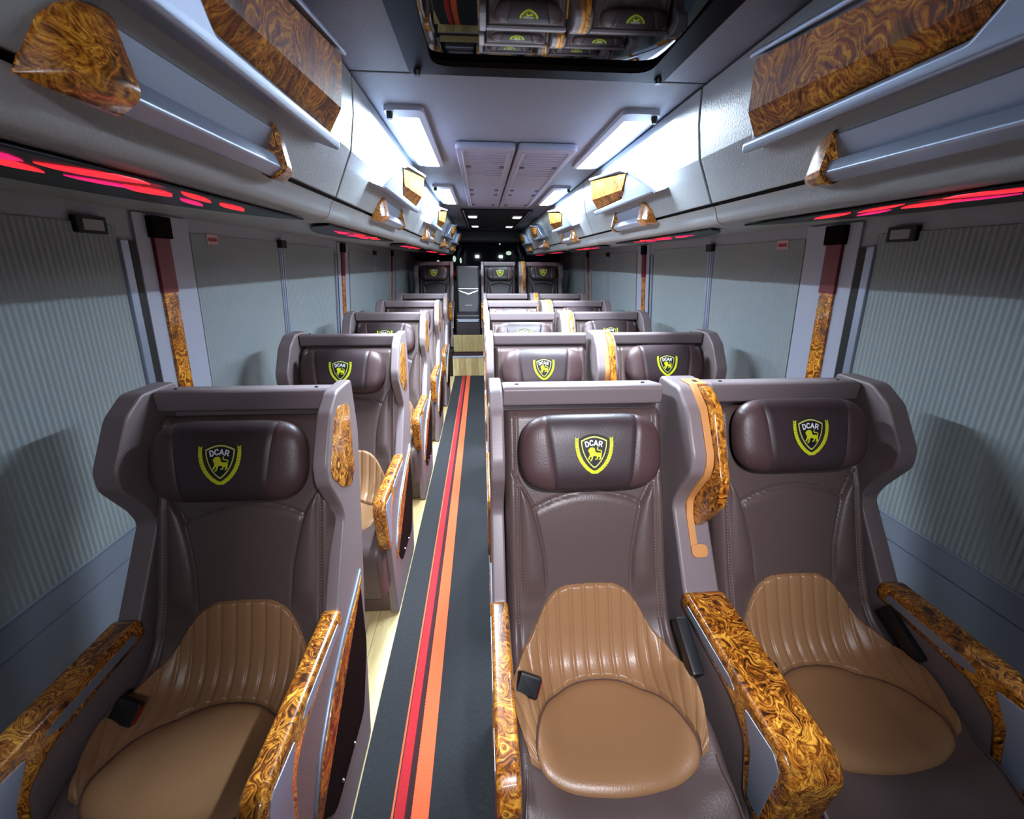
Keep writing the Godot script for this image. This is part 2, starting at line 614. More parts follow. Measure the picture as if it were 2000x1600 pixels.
func window_dressing() -> void:
	# pleated shades between the pillars: [near, far, words]
	var panels := [[-0.9, 1.425, "nearest the camera"], [1.76, 2.47, "just behind the nearest burl pillar"], [2.53, 3.36, "between the rail and the second pillar"], [3.74, 4.55, "behind the second burl pillar"], [4.61, 5.30, "in front of the third burl pillar"], [5.72, 7.2, "beside the raised rear seats"]]
	for side in [-1.0, 1.0]:
		var sn := "single-seat side" if side < 0 else "paired-seat side"
		for p in panels:
			var n := int((p[1] - p[0]) / 0.0165)
			var s := Soup.new()
			var y0 := 0.665
			var y1 := 1.60
			for i in n:
				var step: float = (p[1] - p[0]) / n
				for h in 4:
					var za: float = p[0] + (i + h / 4.0) * step
					var zb := za + step / 4
					var pr := [0.0045, 0.0064, 0.0045, 0.0028]
					var a: float = pr[h]
					var b: float = pr[(h + 1) % 4]
					s.quad(Vector3(wallx(y0, side) - side * a, y0, -za), Vector3(wallx(y1, side) - side * a, y1, -za), Vector3(wallx(y1, side) - side * b, y1, -zb), Vector3(wallx(y0, side) - side * b, y0, -zb))
			if side < 0:
				s.flip()
			var o := put("window_shade", s, M.pleat, self, "", 80.0)
			tag(o, "grey-green pleated window shade, %s, %s" % [sn, p[2]], "window shade", "pleated window shades")
	# pillars with a burl strip, rails
	var burls := [1.55, 3.50, 5.40]
	var words := ["nearest", "second", "third"]
	var t := 0
	for side in [-1.0, 1.0]:
		for i in 3:
			var z: float = burls[i]
			t += 1
			var o := struct("trim_%d" % t, wall_strip(side, 0.66, 1.645, z - 0.06, z + 0.20, 0.010, 0.03, 0.003), M.pillar)
			put("burl_strip", wall_strip(side, 0.66, 1.395, z + 0.005, z + 0.075, 0.020, 0.02, 0.005), M.burl, o)
			put("painted_led_glow", wall_strip(side, 1.395, 1.575, z + 0.002, z + 0.078, 0.022, 0.02, 0.004), M.dark_red, o)  # painted red LED glow on the strip's shaded top, down to the shadow line
			put("strip_bracket", wall_strip(side, 1.572, 1.64, z - 0.008, z + 0.085, 0.030, 0.03, 0.006), M.smoked_frame, o)
			put("black_channel", wall_strip(side, 0.66, 1.56, z - 0.095, z - 0.062, 0.008, 0.02, 0.002), M.rubber, o)
			put("silver_rail", wall_strip(side, 0.66, 1.56, z - 0.128, z - 0.097, 0.014, 0.02, 0.004), M.silver, o)
		for z in [2.50, 4.58]:
			t += 1
			var o := struct("trim_%d" % t, wall_strip(side, 0.66, 1.575, z - 0.025, z + 0.025, 0.010, 0.02, 0.003), M.pillar)
			for d in [-0.013, 0.013]:
				put("rail_ridge", wall_strip(side, 0.66, 1.575, z + d - 0.006, z + d + 0.006, 0.016, 0.014, 0.003), M.silver, o)
			put("rail_cap", wall_strip(side, 1.570, 1.61, z - 0.035, z + 0.03, 0.030, 0.035, 0.008), M.rubber, o)
		var sn := "single-seat side" if side < 0 else "paired-seat side"
		var pl := thing("wall_light", "small dark-framed wall light under the luggage bin, %s" % sn, "wall light", Vector3.ZERO, "small wall lights")
		put("frame", wall_strip(side, 1.572, 1.618, 1.285, 1.385, 0.018, 0.02, 0.007), M.rubber, pl)
		put("lens", wall_strip(side, 1.580, 1.608, 1.300, 1.368, 0.022, 0.012, 0.004), M.plate_grey, pl)
		var st := thing("warning_sticker", "small pale sticker with a red print above the shade, %s" % sn, "sticker", Vector3.ZERO, "small wall stickers")
		put("paper", wall_strip(side, 1.565, 1.603, 1.86, 1.93, 0.0065, 0.006), M.label_paper, st)
		put("print", wall_strip(side, 1.576, 1.590, 1.868, 1.922, 0.0075, 0.006), M.label_red, st)

func floor_runner() -> void:
	var r := thing("carpet_runner", "dark grey aisle carpet runner with red and orange stripes", "carpet", Vector3.ZERO)
	put("pile", box(Vector3(-0.191, 0.005, -2.55), Vector3(0.408, 0.010, 6.1), 0.002), M.carpet, r)
	for q in [[-0.283, 0.006, M.carpet_orange], [-0.262, 0.030, M.carpet_red], [-0.243, 0.010, M.carpet_maroon], [-0.232, 0.008, M.carpet_maroon], [-0.205, 0.052, M.carpet_orange]]:
		var names := "stripe"
		put(names, box(Vector3(q[0], 0.0107, -2.55), Vector3(q[1], 0.0022, 6.098), 0.0005), q[2], r)

# ------------------------------------------------------------------ ceiling fittings
func ceiling_lamps() -> void:
	var cool := Color(0.86, 0.93, 1.0)
	var big := [[-1.0, 1.66, 2.52, "bright ceiling lamp nearest the camera above the single seats"], [1.0, 1.63, 2.50, "bright ceiling lamp nearest the camera above the paired seats"], [-1.0, 3.14, 4.00, "second bright ceiling lamp along the aisle above the single seats"], [1.0, 3.12, 3.98, "second bright ceiling lamp along the aisle above the paired seats"]]
	for q in big:
		var s: float = q[0]
		var zc: float = -(q[1] + q[2]) / 2
		var len: float = q[2] - q[1]
		var t := thing("ceiling_lamp", q[3], "ceiling lamp", Vector3(BINC + s * 0.410, CEIL, zc), "bright strip lamps on the ceiling")
		var h := len / 2
		var hw := 0.067
		var f := Soup.new()
		var outer := rp([V(-hw, -h), V(hw, -h), V(hw, h), V(-hw, h)], 0.03, 5)
		var inner := rp([V(-hw + 0.036, -h + 0.03), V(hw - 0.020, -h + 0.03), V(hw - 0.020, h - 0.055), V(-hw + 0.036, h - 0.055)], 0.012, 5)
		if s > 0:
			inner = rp([V(-hw + 0.020, -h + 0.03), V(hw - 0.036, -h + 0.03), V(hw - 0.036, h - 0.055), V(-hw + 0.020, h - 0.055)], 0.012, 5)
		var n := outer.size()
		for lev in [[outer, 0.0, outer, -0.016], [outer, -0.016, inner, -0.022], [inner, -0.022, inner, -0.003]]:
			for i in n:
				var j := (i + 1) % n
				f.quad(lay("y", lev[0][i], lev[1]), lay("y", lev[0][j], lev[1]), lay("y", lev[2][j], lev[3]), lay("y", lev[2][i], lev[3]))
		f.outward()
		put("frame", f, M.lamp_frame, t, "", 30.0)
		put("diffuser", prism(inset_poly(inner, 0.001), -0.008, -0.002, 0.001, "y"), M.lamp_glow, t, "glowing white diffuser")
		var knob := V(s * (hw - 0.02), h - 0.02)
		put("pivot_knob", lathe([V(0.0001, -0.038), V(0.009, -0.038), V(0.011, -0.032), V(0.011, -0.014), V(0.0001, -0.014)], 14, Basis.IDENTITY, Vector3(knob.x, 0, knob.y)), M.rubber, t)
		area(Vector3(-s * 0.010, -0.0095, -0.012), Vector2(0.064, len - 0.10), LAMP, cool, t)
	var small := [[-0.085, 4.98], [0.405, 4.98], [-0.075, 6.25], [0.400, 6.25]]
	var sw := ["above the single-seat column, nearer", "above the paired-seat column, nearer", "above the single-seat column, farther", "above the paired-seat column, farther"]
	for i in 4:
		var t := thing("downlight", "small square downlight in the dark rear ceiling panel, %s" % sw[i], "downlight", Vector3(small[i][0], CEIL - 0.012, -small[i][1]), "small square rear downlights")
		put("bezel", prism(rp([V(-0.055, -0.1), V(0.055, -0.1), V(0.055, 0.1), V(-0.055, 0.1)], 0.02), -0.012, 0.0, 0.003, "y"), M.lamp_frame, t)
		put("diffuser", prism(rp([V(-0.044, -0.085), V(0.044, -0.085), V(0.044, 0.085), V(-0.044, 0.085)], 0.015), -0.015, -0.004, 0.002, "y"), M.lamp_glow, t, "glowing white diffuser")
		area(Vector3(0, -0.017, 0), Vector2(0.06, 0.13), 0.40, cool, t)

func inset_poly(p: PackedVector2Array, b: float) -> PackedVector2Array:
	var area_ := 0.0
	for i in p.size():
		area_ += p[i].cross(p[(i + 1) % p.size()])
	return inset(p, b if area_ > 0 else -b)

func ceiling_fittings() -> void:
	# air return covers
	for s in [0, 1]:
		var x0: float = -0.105 + s * 0.276
		var x1: float = x0 + 0.268
		var t := thing("air_return_cover", "grey slotted air return cover on the ceiling, half nearer the %s seats" % ["single", "paired"][s], "vent cover", Vector3((x0 + x1) / 2, CEIL, -3.05), "ceiling air return covers")
		var w := 0.134
		put("cover", prism(rp([V(-w, -0.98), V(w, -0.98), V(w, 0.98), V(-w, 0.98)], 0.03), -0.030, -0.001, 0.010, "y"), M.grille, t)
		for e in [-1, 1]:
			put("side_ridge", tube([Vector3(e * (w - 0.030), -0.031, -0.95), Vector3(e * (w - 0.030), -0.031, 0.93)], 0.005, 8), M.grille, t)
		for k in 12:
			put("slat", box(Vector3(0, -0.031, 0.90 - k * 0.045), Vector3(0.185, 0.005, 0.012), 0.002), M.grille, t)
		for zz in [0.62, -0.10, -0.30, -0.85]:
			for e in [-1, 1]:
				put("latch", box(Vector3(e * 0.085, -0.031, zz), Vector3(0.024, 0.006, 0.042), 0.002), M.grille_dark, t)
	# smoked panel over the camera
	var p := thing("smoked_ceiling_panel", "glossy smoked ceiling panel with brown frame directly above the camera", "ceiling panel", Vector3(0.165, CEIL, -0.95))
	var fr := Soup.new()
	var outer := rp([V(-0.345, -0.39), V(0.345, -0.39), V(0.345, 0.9), V(-0.345, 0.9)], 0.02, 4)
	var inner := rp([V(-0.28, -0.322), V(0.28, -0.322), V(0.28, 0.83), V(-0.28, 0.83)], 0.05, 4)
	var n := outer.size()
	for lev in [[outer, 0.0, outer, -0.028], [outer, -0.028, inner, -0.034], [inner, -0.034, inner, -0.010]]:
		for i in n:
			var j := (i + 1) % n
			fr.quad(lay("y", lev[0][i], lev[1]), lay("y", lev[0][j], lev[1]), lay("y", lev[2][j], lev[3]), lay("y", lev[2][i], lev[3]))
	fr.outward()
	put("frame", fr, M.smoked_frame, p, "", 30.0)
	var curve := []
	for k in 30:
		var d := 0.12 + 1.152 * k / 29.0
		var sag := -0.031 + (0.30 * (d - 1.08) * (d - 1.08) if d > 0.99 else 0.0024 + (0.99 - d) * 0.030)
		curve.append(V(0.95 - d, sag))
	var band := PackedVector2Array(curve)
	for k in range(29, -1, -1):
		band.append(curve[k] + V(0, 0.003))
	put("pane", prism(band, -0.281, 0.281, 0.0, "x"), M.smoked, p, "dark mirror-like pane")
	for e in [-1, 1]:
		put("screw", lathe([V(0.0001, -0.040), V(0.008, -0.040), V(0.010, -0.034), V(0.010, -0.030), V(0.0001, -0.030)], 12, Basis.IDENTITY, Vector3(e * 0.322, 0, -0.365)), M.black, p)
	var sf := thing("spot_lamp", "small round spot lamp on the ceiling over the camera", "spot lamp", Vector3(0.22, CEIL - 0.035, 0.32))
	put("bezel", lathe([V(0.0001, 0.035), V(0.05, 0.035), V(0.05, 0.0), V(0.035, 0.0), V(0.032, 0.012), V(0.0001, 0.012)], 20), M.lamp_frame, sf)
	put("lens", lathe([V(0.0001, 0.013), V(0.030, 0.013), V(0.030, 0.004), V(0.0001, 0.002)], 20), M.lamp_glow, sf)
	var hl := thing("header_lamp", "long lamp on the front bulkhead behind the camera", "wall lamp", Vector3(0.25, 1.84, -NEAR - 0.02))
	put("housing", box(Vector3(0, 0, 0), Vector3(0.66, 0.10, 0.05), 0.012), M.lamp_frame, hl)
	put("diffuser", box(Vector3(0, 0, -0.026), Vector3(0.60, 0.065, 0.006), 0.002), M.lamp_glow, hl)
	var al := AreaLight3D.new()
	al.name = "lamp_light"
	al.area_size = Vector2(0.6, 0.06)
	al.light_energy = 0.9
	al.light_color = Color(0.95, 0.96, 1.0)
	al.shadow_enabled = true
	al.area_range = 12.0
	al.position = Vector3(0, 0, -0.035)
	hl.add_child(al, true)
	# dark rear hatch
	var h := thing("rear_ceiling_panel", "dark glossy ceiling panel between the small square downlights", "ceiling panel", Vector3(0.165, CEIL, -5.6))
	put("pane", prism(rp([V(-0.36, -1.15), V(0.36, -1.15), V(0.36, 1.15), V(-0.36, 1.15)], 0.05), -0.010, 0.0, 0.004, "y"), M.smoked_frame, h)
	for e in [-1, 1]:
		put("side_rail", tube([Vector3(e * 0.335, -0.012, -1.1), Vector3(e * 0.335, -0.012, 1.1)], 0.006, 8), M.lamp_frame, h)

# ------------------------------------------------------------------ luggage bins
func bin_frame(side: float, t: Transform3D) -> Transform3D:
	return Transform3D(Basis(Vector3(side, 0, 0), Vector3.UP, Vector3.BACK), Vector3(BINC, 0, 0)) * t

func bin_soup(s: Soup, side: float) -> Soup:      # from (offset from the centre line, height, -distance) to the world
	var r := Soup.new()
	r.add(s, bin_frame(side, Transform3D.IDENTITY))
	return r

func bins() -> void:
	var seams := [-0.9, 1.42, 2.905, 4.38, 5.86, 7.32]
	var words := ["nearest the camera, with the largest burl panel", "second along the aisle", "third along the aisle", "fourth along the aisle", "last before the dark rear"]
	var up := Vector3(-0.308, 0.951, 0).normalized()
	var out := Vector3(-up.y, up.x, 0)        # towards the aisle and slightly up
	for side in [-1.0, 1.0]:
		var sn := "above the single seats" if side < 0 else "above the paired seats"
		for i in 5:
			var z0: float = seams[i]
			var z1: float = seams[i + 1]
			var t := thing("luggage_bin", "grey overhead luggage bin %s, %s" % [sn, words[i]], "luggage bin", Vector3.ZERO, "overhead luggage bins")
			var door := rp([V(0.506, 1.992), V(0.513, 1.90), V(0.531, 1.808), V(0.590, 1.684), V(0.612, 1.690), V(0.553, 1.815), V(0.535, 1.90), V(0.528, 1.992)], 0.003, 2)
			put("door", bin_soup(prism(door, -z1 + 0.004, -z0 - 0.004, 0.004, "z"), side), M.bin, t, "", 7.0)
			var body := PackedVector2Array([V(0.53, 1.995), V(0.54, 1.90), V(0.56, 1.81), V(0.615, 1.675), V(1.10, 1.675), V(1.10, 1.995)])
			put("inner_body", bin_soup(prism(body, -z1 + 0.002, -z0 - 0.002, 0.0, "z"), side), M.rubber, t)
			var lo := 1.188 if side > 0 else 1.244
			var lip := [V(0.598, 1.676), V(0.606, 1.669), V(0.611, 1.656), V(0.615, 1.644), V(0.621, 1.633), V(0.631, 1.625), V(0.648, 1.621), V(0.70, 1.6235), V(lo, 1.652), V(lo, 1.676)]
			put("lower_lip", bin_soup(prism(PackedVector2Array(lip), -z1 + 0.0015, -z0 - 0.0015, 0.0015, "z", 1), side), M.bin, t, "", 35.0)
			# raised silver and burl badge
			var o := (0.06 if side < 0 else 0.0) if i == 0 else z0
			var bt := Transform3D(Basis(up, Vector3(0, 0, -1), out), Vector3(0.5245, 1.83, -o))
			var bs := Soup.new()
			bs.add(prism(rp([V(-0.066, 0.25), V(0.040, 0.44), V(0.078, 0.58), V(0.125, 1.06), V(-0.060, 1.14)], 0.012, 3), -0.03, 0.022, 0.004, "z"), bt)
			bs.add(prism(rp([V(-0.066, 0.25), V(0.040, 0.44), V(0.078, 0.58), V(0.050, 0.51), V(-0.037, 0.63), V(-0.037, 1.128), V(-0.060, 1.138)], 0.006, 2), 0.0, 0.047, 0.008, "z", 3), bt)
			bs.add(prism(PackedVector2Array([V(0.050, 0.49), V(0.078, 0.58), V(0.125, 1.06), V(0.115, 1.065), V(0.068, 0.58), V(0.046, 0.50)]), 0.0, 0.052, 0.003, "z"), bt)
			put("silver_badge", bin_soup(bs, side), M.silver, t)
			var rows := []
			for v in [0.0, 0.03, 0.62, 0.97, 1.0]:
				var row := []
				for u in [0.0, 0.02, 0.25, 0.5, 0.75, 0.98, 1.0]:
					var bb := lerpf(lerpf(0.050, 0.114, u), -0.037, v)
					var dd := lerpf(lerpf(0.50, 0.625, v), lerpf(1.058, 1.118, v), u)
					var nn := lerpf(0.048, 0.052, v / 0.62) if v <= 0.62 else lerpf(0.052, 0.027, (v - 0.62) / 0.38)
					if u == 0.0 or u == 1.0 or v == 0.0 or v == 1.0:
						nn = 0.018
					row.append(bt * Vector3(bb, dd, nn))
				rows.append(row)
			bs = Soup.new()
			for r in 4:
				for q in 6:
					bs.quad(rows[r][q], rows[r + 1][q], rows[r + 1][q + 1], rows[r][q + 1])
			put("burl_plate", bin_soup(bs, side), M.burl_satin, t, "", 10.0)
			# handle on the gap line
			var ha := -(o + 0.47)
			var hb := -(o + 0.97)
			var plate := PackedVector2Array([V(0.600, 1.680), V(0.560, 1.748), V(0.556, 1.744), V(0.580, 1.690), V(0.572, 1.672), V(0.590, 1.668)])
			put("handle_plate", bin_soup(prism(plate, hb + 0.05, ha - 0.05, 0.001, "z"), side), M.silver, t)
			put("handle_bar", bin_soup(prism(rp([V(0.548, 1.676), V(0.574, 1.660), V(0.588, 1.676), V(0.556, 1.702)], 0.005, 3), hb + 0.05, ha - 0.05, 0.002, "z"), side), M.silver, t)
			for e in [0, 1]:
				var rings := []
				for k in 6:
					var f := k / 5.0
					var g := sqrt(maxf(1.0 - f * f, 0.0)) * 0.97 + 0.03
					var zz := (hb + 0.062 - 0.085 * f) if e == 0 else (ha - 0.062 + 0.085 * f)
					var ring := PackedVector3Array()
					for p in rp([V(0.538, 1.676), V(0.572, 1.654), V(0.600, 1.672), V(0.570, 1.758), V(0.550, 1.754)], 0.012, 4):
						var c := V(0.597, 1.668)
						var q := c + (p - c) * V(g, g)
						ring.append(Vector3(q.x, q.y, zz))
					rings.append(ring)
				put("handle_cap", bin_soup(loft(rings), side), M.burl, t)
		# service panels with red accent lights
		for i in 5:
			var c: float = [0.80, 2.10, 3.55, 5.0, 6.4][i]
			var t := thing("reading_light_panel", "black panel with red lights under the bin %s, %s" % [sn, ["nearest the camera", "second along", "third along", "fourth along", "fifth along"][i]], "light panel", Vector3.ZERO, "black panels with red lights under the bins")
			var lens := PackedVector2Array()
			for k in 25:
				var f := k / 24.0
				lens.append(V(0.655 + 0.01 * f, -(c - 0.58 + 1.12 * f)))
			for k in range(23, 0, -1):
				var f := k / 24.0
				lens.append(V(0.655 + 0.20 * pow(sin(f * PI), 0.6), -(c - 0.58 + 1.12 * f)))
			var tilt := Transform3D(Basis(Vector3.BACK, 0.004), Vector3(0.0, 1.6165, 0))
			var panel := Soup.new()
			panel.add(prism(lens, -0.006, 0.0, 0.002, "y"), tilt)
			put("panel", bin_soup(panel, side), M.gloss_black, t)
			var rng := RandomNumberGenerator.new()
			rng.seed = 40 + i
			for k in 8:
				var zz := c - 0.26 + 0.072 * k
				var xx := 0.712 + 0.030 * sin(k * 2.3)
				var l := 0.10 + 0.06 * rng.randf()
				var wd := 0.010 + 0.018 * rng.randf()
				var leaf := PackedVector2Array()
				var sk := rng.randf_range(-0.3, 0.3)
				for a in 12:
					var q := TAU * a / 12
					leaf.append(V(xx + wd * sin(q) * absf(sin(q)) + sk * l * cos(q) * 0.5, -(zz + l / 2 * cos(q))))
				var st := Soup.new()
				st.add(prism(leaf, -0.0075, -0.0055, 0.0, "y"), tilt)
				put("light_strip", bin_soup(st, side), M.pink_glow if k % 3 == 0 else M.red_glow, t)
			var li := OmniLight3D.new()
			li.name = "accent_light"
			li.light_color = Color(1.0, 0.06, 0.12)
			li.light_energy = 0.002
			li.omni_range = 6.0
			li.omni_attenuation = 2.0
			li.light_size = 0.05
			li.shadow_enabled = true
			li.position = Vector3(BINC + side * 0.72, 1.605, -c)
			t.add_child(li, true)

# ------------------------------------------------------------------ seats
var pz := PackedFloat32Array()
var py := PackedFloat32Array()
const PN := 600
var plen := 0.0

func build_profile() -> void:
	var cp := [V(-0.02, 1.20), V(0.018, 1.102), V(0.076, 0.96), V(0.135, 0.81), V(0.192, 0.665), V(0.236, 0.555), V(0.270, 0.485), V(0.312, 0.440), V(0.375, 0.420), V(0.47, 0.422), V(0.57, 0.428), V(0.65, 0.420), V(0.695, 0.385), V(0.705, 0.30), V(0.700, 0.18), V(0.69, 0.06)]
	var fine := PackedVector2Array()
	for i in range(1, cp.size() - 2):
		for k in 40:
			fine.append(cp[i].cubic_interpolate(cp[i + 1], cp[i - 1], cp[i + 2], k / 40.0))
	fine.append(cp[cp.size() - 2])
	var acc := PackedFloat32Array([0.0])
	for i in range(1, fine.size()):
		acc.append(acc[i - 1] + fine[i].distance_to(fine[i - 1]))
	plen = acc[acc.size() - 1]
	var j := 0
	for i in PN + 1:
		var s := plen * i / PN
		while j < acc.size() - 2 and acc[j + 1] < s:
			j += 1
		var p := fine[j].lerp(fine[j + 1], clampf((s - acc[j]) / maxf(acc[j + 1] - acc[j], 1e-6), 0, 1))
		pz.append(p.x)
		py.append(p.y)

func s_of_y(y: float) -> float:
	for i in PN:
		if py[i + 1] <= y:
			return plen * (i + (py[i] - y) / maxf(py[i] - py[i + 1], 1e-6)) / PN
	return plen

func s_of_z(z: float) -> float:
	for i in PN:
		if pz[i + 1] >= z:
			return plen * (i + (z - pz[i]) / maxf(pz[i + 1] - pz[i], 1e-6)) / PN
	return plen

func bucket(s: float) -> float:
	var pts := [V(0.0, 0.0), V(s_y65, 0.0), V(s_y55, 0.016), V(s_z31, 0.062), V(s_z40, 0.075), V(s_z50, 0.058), V(s_z60, 0.022), V(s_z66, 0.004), V(9.0, 0.0)]
	for i in pts.size() - 1:
		if s <= pts[i + 1].x:
			var f: float = (s - pts[i].x) / maxf(pts[i + 1].x - pts[i].x, 1e-6)
			f = f * f * (3 - 2 * f)
			return lerpf(pts[i].y, pts[i + 1].y, f)
	return 0.0

var s_y65 := 0.0
var s_y55 := 0.0
var s_z31 := 0.0
var s_z40 := 0.0
var s_z50 := 0.0
var s_z60 := 0.0
var s_z66 := 0.0

func cushion(x: float, s: float, h: float) -> Vector3:
	var q := clampf(s / plen, 0.0, 1.0) * PN
	var i := mini(int(q), PN - 1)
	var f := q - i
	var z := lerpf(pz[i], pz[i + 1], f)
	var y := lerpf(py[i], py[i + 1], f)
	var a := maxi(i - 4, 0)
	var b := mini(i + 5, PN)
	var t := Vector2(pz[b] - pz[a], py[b] - py[a]).normalized()
	var ax := absf(x)
	var H := h + bucket(s) * smoothstep(0.10, 0.235, ax)
	return Vector3(x, y + t.x * H, z - t.y * H)

func seam_relief(x: float, y: float) -> float:     # stitched panels of the backrest
	var ax := absf(x)
	var h := 0.0
	var xb := 0.125
	if y > 0.60:
		xb = 0.122 + 0.008 * clampf((y - 0.60) / 0.14, 0, 1) + 0.028 * pow(clampf((y - 0.70) / 0.14, 0, 1), 1.5) + 0.055 * pow(clampf((y - 0.84) / 0.09, 0, 1), 1.2)
	var arc := 0.878 - 1.55 * (x - 0.01) * (x - 0.01)
	var under := smoothstep(0.004, -0.004, y - arc)
	if y < 0.935:
		var inside := smoothstep(0.005, -0.005, ax - xb)
		h += 0.016 * (1.0 - inside) * sin(clampf((ax - xb) / maxf(0.198 - xb, 0.01), 0, 1) * PI * 0.8 + 0.25) * smoothstep(0.935, 0.86, y)
		h += 0.006 * inside * under * clampf((arc - y) / 0.02, 0, 1) * smoothstep(0.66, 0.86, y)
		h -= 0.006 * exp(-pow((ax - xb) / 0.0035, 2))
		if ax < xb:
			h -= 0.006 * exp(-pow((y - arc) / 0.0035, 2))
	h *= smoothstep(0.585, 0.66, y)
	h -= 0.004 * exp(-pow((ax - 0.2005) / 0.0030, 2))
	h += 0.004 * smoothstep(0.203, 0.212, ax)
	return h

func rolled(ax: float) -> float:
	return -0.030 * pow(clampf((ax - 0.214) / 0.022, 0, 1), 2.0)

func backrest_mesh() -> ArrayMesh:
	var nu := 150
	var nv := 130
	var s1 := s_of_z(0.33)
	return grid(nu, nv, func(i: int, j: int) -> Vector3:
		var fx := clampf((i - 2.0) / (nu - 4.0), 0, 1)
		var x := lerpf(-0.236, 0.236, fx)
		var fs := clampf((j - 3.0) / (nv - 3.0), 0, 1)
		var s := fs * s1
		var y := py[int(s / plen * PN)]
		var h := seam_relief(x, y) + rolled(absf(x))
		h -= 0.022 * pow(clampf(1.0 - s / 0.03, 0, 1), 2.0)
		if i < 2 or i > nu - 2:
			h -= 0.035 * (1.0 if i == 0 or i == nu else 0.35)
		if j < 3:
			h -= [0.075, 0.03, 0.008][j]
		return cushion(x, s, h))

func seat_mesh() -> ArrayMesh:
	var nu := 70
	var nv := 70
	var s0 := s_of_z(0.32)
	return grid(nu, nv, func(i: int, j: int) -> Vector3:
		var fx := clampf((i - 2.0) / (nu - 4.0), 0, 1)
		var x := lerpf(-0.240, 0.240, fx)
		var s := lerpf(s0, plen, float(j) / nv)
		var h := rolled(absf(x) * 0.985)
		if i < 2 or i > nu - 2:
			h -= 0.06 * (1.0 if i == 0 or i == nu else 0.35)
		return cushion(x, s, h))

func lumbar_mesh() -> ArrayMesh:
	# pairs (inner on the pad's border, outer), each (x, s)
	var pin := [V(0.0, s_of_z(0.343)), V(0.037, s_of_z(0.345)), V(0.074, s_of_z(0.353)), V(0.108, s_of_z(0.370)), V(0.137, s_of_z(0.393)), V(0.158, s_of_z(0.426)), V(0.174, s_of_z(0.463)), V(0.184, s_of_z(0.503)), V(0.188, s_of_z(0.534)), V(0.182, s_of_z(0.558))]
	var pout := [V(0.0, s_of_y(0.637)), V(0.038, s_of_y(0.636)), V(0.076, s_of_y(0.632)), V(0.114, s_of_y(0.610)), V(0.143, s_of_y(0.570)), V(0.170, s_of_y(0.522)), V(0.206, s_of_y(0.476)), V(0.231, s_of_z(0.355)), V(0.233, s_of_z(0.45)), V(0.202, s_of_z(0.556))]
	var sub := 10
	var half := 9 * sub
	var nv := 34
	var pick := func(list: Array, t: float) -> Vector2:
		var k := mini(int(t), 8)
		var f := t - k
		var a: Vector2 = list[maxi(k - 1, 0)] if k > 0 else V(-list[1].x, list[1].y)
		var d: Vector2 = list[mini(k + 2, 9)]
		return (list[k] as Vector2).cubic_interpolate(list[k + 1], a, d, f)
	return grid(half * 2, nv, func(i: int, j: int) -> Vector3:
		var t := absf(i - half) / float(sub)
		var sg := -1.0 if i < half else 1.0
		var r := float(j) / nv
		var a: Vector2 = pick.call(pin, t)
		var b: Vector2 = pick.call(pout, t)
		var p := b.lerp(a, r)
		var ts := t + 0.5
		var f := ts - floorf(ts)
		var rib := 1.0 - pow(absf(2.0 * f - 1.0), 5.0)
		var edge := minf(smoothstep(0.0, 0.035, r), smoothstep(1.0, 0.97, r))
		edge = minf(edge, smoothstep(9.0, 8.75, t))
		var h := -0.006 + 0.010 * edge + 0.0065 * rib * edge
		if j == 0 or j == nv:
			h = -0.014
		return cushion(sg * p.x, p.y, h))

func pad_mesh() -> ArrayMesh:
	var half := [V(0.0, 0.338), V(0.037, 0.340), V(0.074, 0.348), V(0.108, 0.365), V(0.137, 0.388), V(0.158, 0.421), V(0.174, 0.458), V(0.184, 0.498), V(0.188, 0.532), V(0.182, 0.558), V(0.163, 0.577), V(0.118, 0.595), V(0.06, 0.605), V(0.0, 0.609)]
	var loop := []
	for p in half:
		loop.append(p)
	for i in range(half.size() - 2, 0, -1):
		loop.append(V(-half[i].x, half[i].y))
	var n := loop.size()
	var fine := []
	for i in n:
		for k in 4:
			fine.append(V(1.012, 1.0) * (loop[i] as Vector2).cubic_interpolate(loop[(i + 1) % n], loop[(i + n - 1) % n], loop[(i + 2) % n], k / 4.0))
	var c := V(0, 0.475)
	var nu := fine.size()
	var nv := 26
	return grid(nu, nv, func(i: int, j: int) -> Vector3:
		var r := pow(float(j) / nv, 0.7)
		var p := c.lerp(fine[i % nu], r)
		var h := -0.004 + 0.020 * (1.0 - pow(r, 11.0))
		if j == nv:
			h = -0.014
		return cushion(p.x, s_of_z(p.y), h))

var wing_side := [V(-0.10, 1.168), V(0.030, 1.168), V(0.098, 1.124), V(0.172, 1.012), V(0.176, 0.962), V(0.120, 0.866), V(0.106, 0.820), V(0.250, 0.612), V(0.595, 0.585), V(0.625, 0.40), V(0.615, 0.003), V(0.16, 0.003), V(0.065, 0.40), V(-0.035, 0.74), V(-0.105, 1.0)]

func arm_parts(x0: float, x1: float, t: Node3D) -> void:
	var poly := rp([V(0.242, 0.628), V(0.655, 0.622), V(0.690, 0.585), V(0.668, 0.385), V(0.596, 0.392), V(0.560, 0.520), V(0.500, 0.556), V(0.242, 0.572)], 0.022, 5)
	put("armrest", prism(poly, x0, x1, 0.010, "x", 3), M.burl, t)
	for e in [0, 1]:
		var d0 := x0 - 0.0015 if e == 0 else x1 - 0.006
		var d1 := x0 + 0.006 if e == 0 else x1 + 0.0015
		put("silver_inlay", prism(rp([V(0.275, 0.606), V(0.485, 0.603), V(0.510, 0.590), V(0.475, 0.576), V(0.275, 0.585)], 0.007, 3), d0, d1, 0.001, "x"), M.silver, t)
		put("silver_inlay", prism(rp([V(0.545, 0.590), V(0.640, 0.598), V(0.662, 0.575), V(0.650, 0.410), V(0.612, 0.412), V(0.590, 0.520)], 0.010, 3), d0, d1, 0.001, "x"), M.silver, t)

